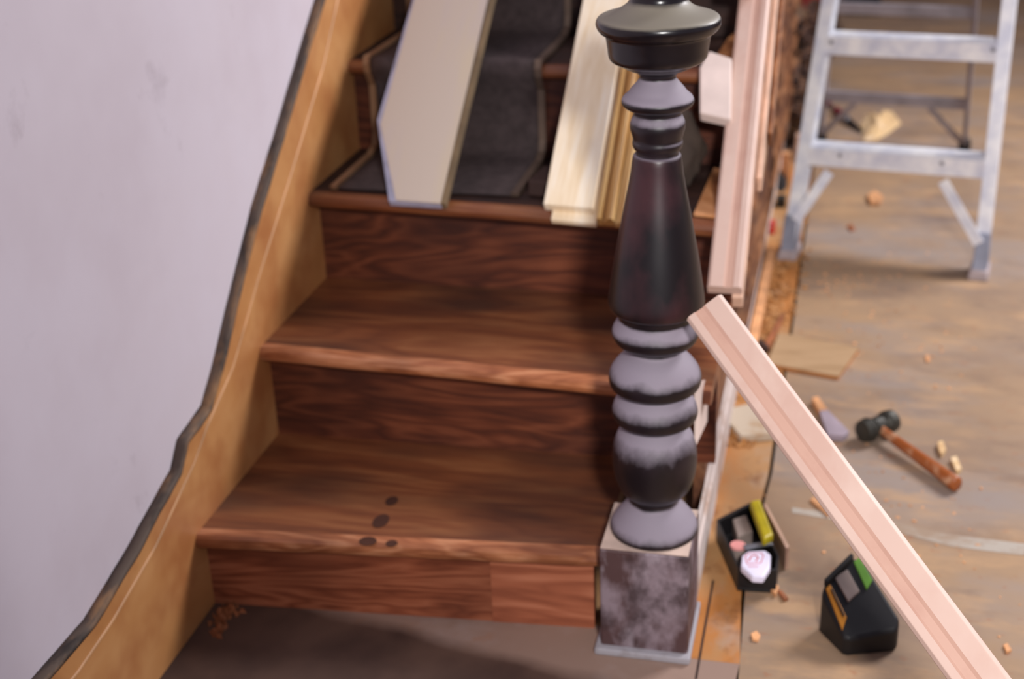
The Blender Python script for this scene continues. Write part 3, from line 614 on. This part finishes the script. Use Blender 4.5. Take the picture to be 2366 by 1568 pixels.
ln([(1722, 1284), (1732, 1277), (1760, 1277), (1764, 1284), (1758, 1300), (1726, 1302), (1722, 1284)]); ln([(1730, 1296), (1736, 1284), (1746, 1282), (1752, 1288), (1746, 1296)], .002); ln([(1728, 1308), (1752, 1308)])
finish('red_print', bm, 'red', pk)
# second tool case, wedge shaped
tb = thing('tool_case', 'black tool case with orange side and green strip under the leaning rail', 'tool case', tuple(onz(1980, 1470)))
def zt(v): return .035+(1470-v)/190*.075
def tp(u, v): return onz(u, v, zt(v))
out_ = [(1897, 1368), (1906, 1345), (1972, 1284), (2000, 1300), (2080, 1428), (2074, 1455), (1960, 1478), (1948, 1470)]
bm = bmesh.new(); P = [tp(*q_) for q_ in out_]; hexa(bm, [Vector((p.x, p.y, 0)) for p in P], P); body = finish('shell', bm, 'black', tb, bev=.006, seg=3)
def panel(name, px, mat, lift=.0035, th=.004, label=None):
    bm = bmesh.new(); P = [tp(*q_)+Vector((0, 0, lift-th)) for q_ in px]; hexa(bm, P, [p+Vector((0, -.0005, th)) for p in P]); o = finish(name, bm, mat, tb, bev=.001)
    if label: o['label'] = label
panel('side_grip', [(1908, 1362), (1918, 1352), (1956, 1428), (1946, 1458)], 'orange', label='orange ribbed side')
panel('grip_rib', [(1919, 1366), (1922, 1363), (1951, 1424), (1948, 1430)], 'blackrub', .005)
panel('top_recess', [(1928, 1336), (1958, 1318), (1986, 1368), (1960, 1392)], 'greyp', label='grey recessed top')
panel('colour_strip', [(1972, 1300), (1986, 1290), (2016, 1342), (2002, 1364)], 'green', label='green strip')
panel('handle_bar', [(1903, 1352), (1966, 1290), (1972, 1298), (1910, 1359)], 'blackrub', .012, .012)
# scraper / brush tool on the floor beyond the ladder rail
def fl(u, v, z): p = onz(u, v, z); return p
ct = thing('caulking_gun', 'long thin tool with black grip and crimson bands lying behind the ladder rail', 'tool', tuple(onz(1900, 230)))
def seg(nm, p, q_, r0, r1, mat, lab=None):
    bm = bmesh.new(); cyl(bm, onz(*p, r0+.001), onz(*q_, r1+.001), r0, r1, 14); o = finish(nm, bm, mat, ct, bev=.002)
    if lab: o['label'] = lab
seg('grip', (1816, 172), (1872, 213), .017, .014, 'black', 'black grip'); seg('rod', (1872.5, 213.5), (1930, 252), .006, .006, 'steel')
seg('collar', (1931, 253), (1948, 268), .012, .014, 'crimson', 'crimson collar'); seg('barrel', (1949, 269), (1962, 280), .014, .013, 'steel', 'silver barrel')
seg('ring', (1908, 234), (1916, 241), .0095, .0095, 'crimson'); seg('nozzle', (1963, 281), (1992, 304), .012, .005, 'black', 'black nozzle')
def crumple(name, px, hgt, mat, label, cat, n=14):
    P = [onz(u, v, 0) for u, v in px]; c0 = sum(P, Vector())/len(P); bm = bmesh.new(); rings = []
    for k in range(5):
        f = 1-k/5; rings.append([bm.verts.new(c0+(p-c0)*f*(1+.1*random.uniform(-1, 1))+Vector((0, 0, .001+hgt*math.sin(k/5*1.5)*(1 if k == 0 else random.uniform(.5, 1.3))))) for p in P])
    for A, B in zip(rings, rings[1:]):
        for i in range(len(P)): bm.faces.new((A[i], A[(i+1) % len(P)], B[(i+1) % len(P)], B[i]))
    bm.faces.new(rings[-1]); bm.faces.new(rings[0][::-1]); return tag(finish(name, bm, mat), label, cat)
crumple('crumpled_paper', [(1985, 290), (2000, 262), (2030, 272), (2062, 252), (2082, 286), (2050, 312), (2020, 330), (1996, 326)], .035, 'paper', 'crumpled tan paper on the floor seen through the ladder', 'paper')
crumple('red_cloth', [(1850, -8), (1862, -30), (1905, -30), (1900, 12), (1856, 20)], .05, 'red', 'red cloth on the floor left of the ladder at the top', 'cloth')
item('black_case', [(1945, -60), (2038, -55), (2036, -2), (1950, -4)], 0, .08, 'black', 'flat black case on the floor behind the top of the ladder', 'case')
crumple('black_lump', [(1790, 408), (1800, 398), (1818, 402), (1820, 432), (1806, 446), (1790, 438)], .03, 'blackrub', 'small black lump on the floor left of the lower ladder step', 'rubble')
crumple('dark_cloth', [(1838, 60), (1856, 52), (1860, 80), (1852, 150), (1846, 170), (1838, 150), (1846, 90)], .03, 'blackrub', 'dark rag strip on the floor beside the ladder rail', 'rag')
def stand(name, x, y, wx, wy, h, mat, label, cat):
    bm = bmesh.new(); box(bm, x, x+wx, y, y+wy, 0, h); return tag(finish(name, bm, mat, bev=.003), label, cat)
stand('scrap_block', .800, 2.42, .026, .04, .085, 'chip', 'bright orange wood block standing at the foot of the stair side', 'wood block')
stand('scrap_block', .832, 2.62, .028, .04, .085, 'pineback', 'pale wood block behind the bright orange block by the stair side', 'wood block')
stand('scrap_strip', .86, 3.15, .024, .04, .13, 'pineback', 'pale wood strip standing between the dark rag and the stair side', 'wood strip')
stand('metal_scrap', .800, 2.15, .028, .04, .03, 'iron', 'small dark metal lump in front of the bright orange block', 'metal scrap')
stand('red_scrap', .797, 1.92, .014, .03, .035, 'red', 'small red scrap against the stair side under the pink rail', 'scrap')
bm = bmesh.new(); beam(bm, (.806, .95, .012), (.812, 1.75, .014), .022, .018); tag(finish('scrap_strip', bm, 'chip', bev=.002), 'long orange wood strip along the bottom of the stair side', 'wood strip')
chips = [([(2004, 448), (2022, 440), (2040, 452), (2032, 468), (2012, 466)], .012, 'chip', 'orange wood chip on the floor under the lowest ladder step'),
         ([(1872, 1152), (1880, 1147), (1920, 1180), (1914, 1190)], .006, 'chip', 'long splinter beside the lower part of the leaning rail'),
         ([(1768, 1352), (1788, 1344), (1800, 1352), (1792, 1372), (1784, 1362)], .008, 'chip', 'forked wood chip just in front of the tool tray'),
         ([(1797, 1362), (1806, 1362), (1822, 1380), (1812, 1384)], .006, 'chipd', 'brown wood chip right of the forked chip'),
         ([(1735, 1462), (1748, 1456), (1757, 1466), (1752, 1478), (1738, 1474)], .005, 'chip', 'small round orange chip on the bare floor near the bottom edge'),
         ([(2166, 1020), (2178, 1016), (2186, 1036), (2176, 1048), (2168, 1036)], .01, 'paper', 'curled shaving just above the hammer handle'),
         ([(2196, 1056), (2210, 1052), (2222, 1080), (2210, 1088)], .01, 'paper', 'curled shaving by the end of the hammer handle'),
         ([(2318, 1488), (2328, 1484), (2338, 1500), (2326, 1504)], .005, 'chip', 'tiny pale chip at the lower right corner'),
         ([(1958, 520), (1968, 516), (1976, 528), (1966, 532)], .005, 'chipd', 'tiny brown chip below the ladder between its feet'),
         ([(2138, 820), (2146, 818), (2150, 832), (2140, 834)], .004, 'chip', 'tiny orange chip on the open floor above the hammer')]
for px, th, mat, lab in chips:
    flat('wood_chip', px, 0, th, mat, lab, 'wood chip', bev=.0008, group='loose wood chips on the floor')
# loose shavings and sawdust along the seam and the stair side
def scatter(name, areas, mat, label, smin=.003, smax=.012, hz=.004):
    bm = bmesh.new()
    for (px, n) in areas:
        for _ in range(n):
            i = random.randrange(len(px)-1); t = random.random(); u = px[i][0]+(px[i+1][0]-px[i][0])*t; v = px[i][1]+(px[i+1][1]-px[i][1])*t; wd = px[i][2]
            p = onz(u+random.gauss(0, wd), v+random.gauss(0, wd*.6), 0); s = random.uniform(smin, smax); a = random.uniform(0, 6.28)
            e = Vector((math.cos(a), math.sin(a), 0)); f = Vector((-e.y, e.x, 0))*random.uniform(.2, .7); h = random.uniform(.2, 1)*hz
            A = [p+e*s, p+f*s, p-e*s*random.uniform(.5, 1), p-f*s]
            hexa(bm, [q_+Vector((0, 0, .0003)) for q_ in A], [p+(q_-p)*random.uniform(.5, .95)+Vector((0, 0, .0005+h*random.uniform(.4, 1.4))) for q_ in A])
    return tag(finish(name, bm, mat), label, 'debris', kind='stuff')
scatter('sawdust', [([(1690, 880, 14), (1670, 960, 16), (1720, 1020, 18)], 420), ([(1800, 600, 14), (1770, 700, 18), (1760, 780, 12)], 260), ([(1850, 500, 20), (1760, 900, 26)], 160)], 'debris', 'orange sawdust and shavings along the floor seam beside the stairs', .004, .016, .008)
scatter('shavings', [([(2100, 560, 90), (1950, 720, 90), (2150, 860, 90)], 110), ([(1900, 1040, 100), (2230, 1330, 80)], 60), ([(1900, 640, 40), (1990, 660, 60)], 60)], 'chip', 'fine orange shavings sprinkled over the open floor', .002, .007, .002)
scatter('corner_shavings', [([(540, 1402, 12), (515, 1430, 10), (505, 1470, 10)], 70)], 'chipd', 'reddish shavings heaped in the corner of the skirt board and first riser', .003, .009, .012)
bm = bmesh.new(); random.seed(11)
for _ in range(330):
    y = random.uniform(2.72, 4.8); x = .80+abs(random.gauss(0, .03))*(1+.3*(y-2)); x = min(x, .80+.04*(y-1.8)); hmax = max(.02, .22-(x-.8)*2.0)*min(1, (y-1.7)*1.3); z = random.uniform(0, hmax)
    l = random.uniform(.03, .16); a = random.gauss(1.57, .25); b = random.gauss(0, .35); r_ = random.uniform(.004, .014)
    d = Vector((math.cos(a)*math.cos(b), math.sin(a)*math.cos(b), math.sin(b)))*l/2; c = Vector((x+.012, y, max(z, abs(d.z)+r_)))
    if c.x-abs(d.x) < .796: c.x = .797+abs(d.x)
    beam(bm, c-d, c+d, r_*2, r_)
tag(finish('rubble', bm, 'rubble'), 'dark rubble and splinters heaped along the foot of the stair side', 'debris', kind='stuff')
for o in bpy.data.objects:
    if '_w' in o: del o['_w']
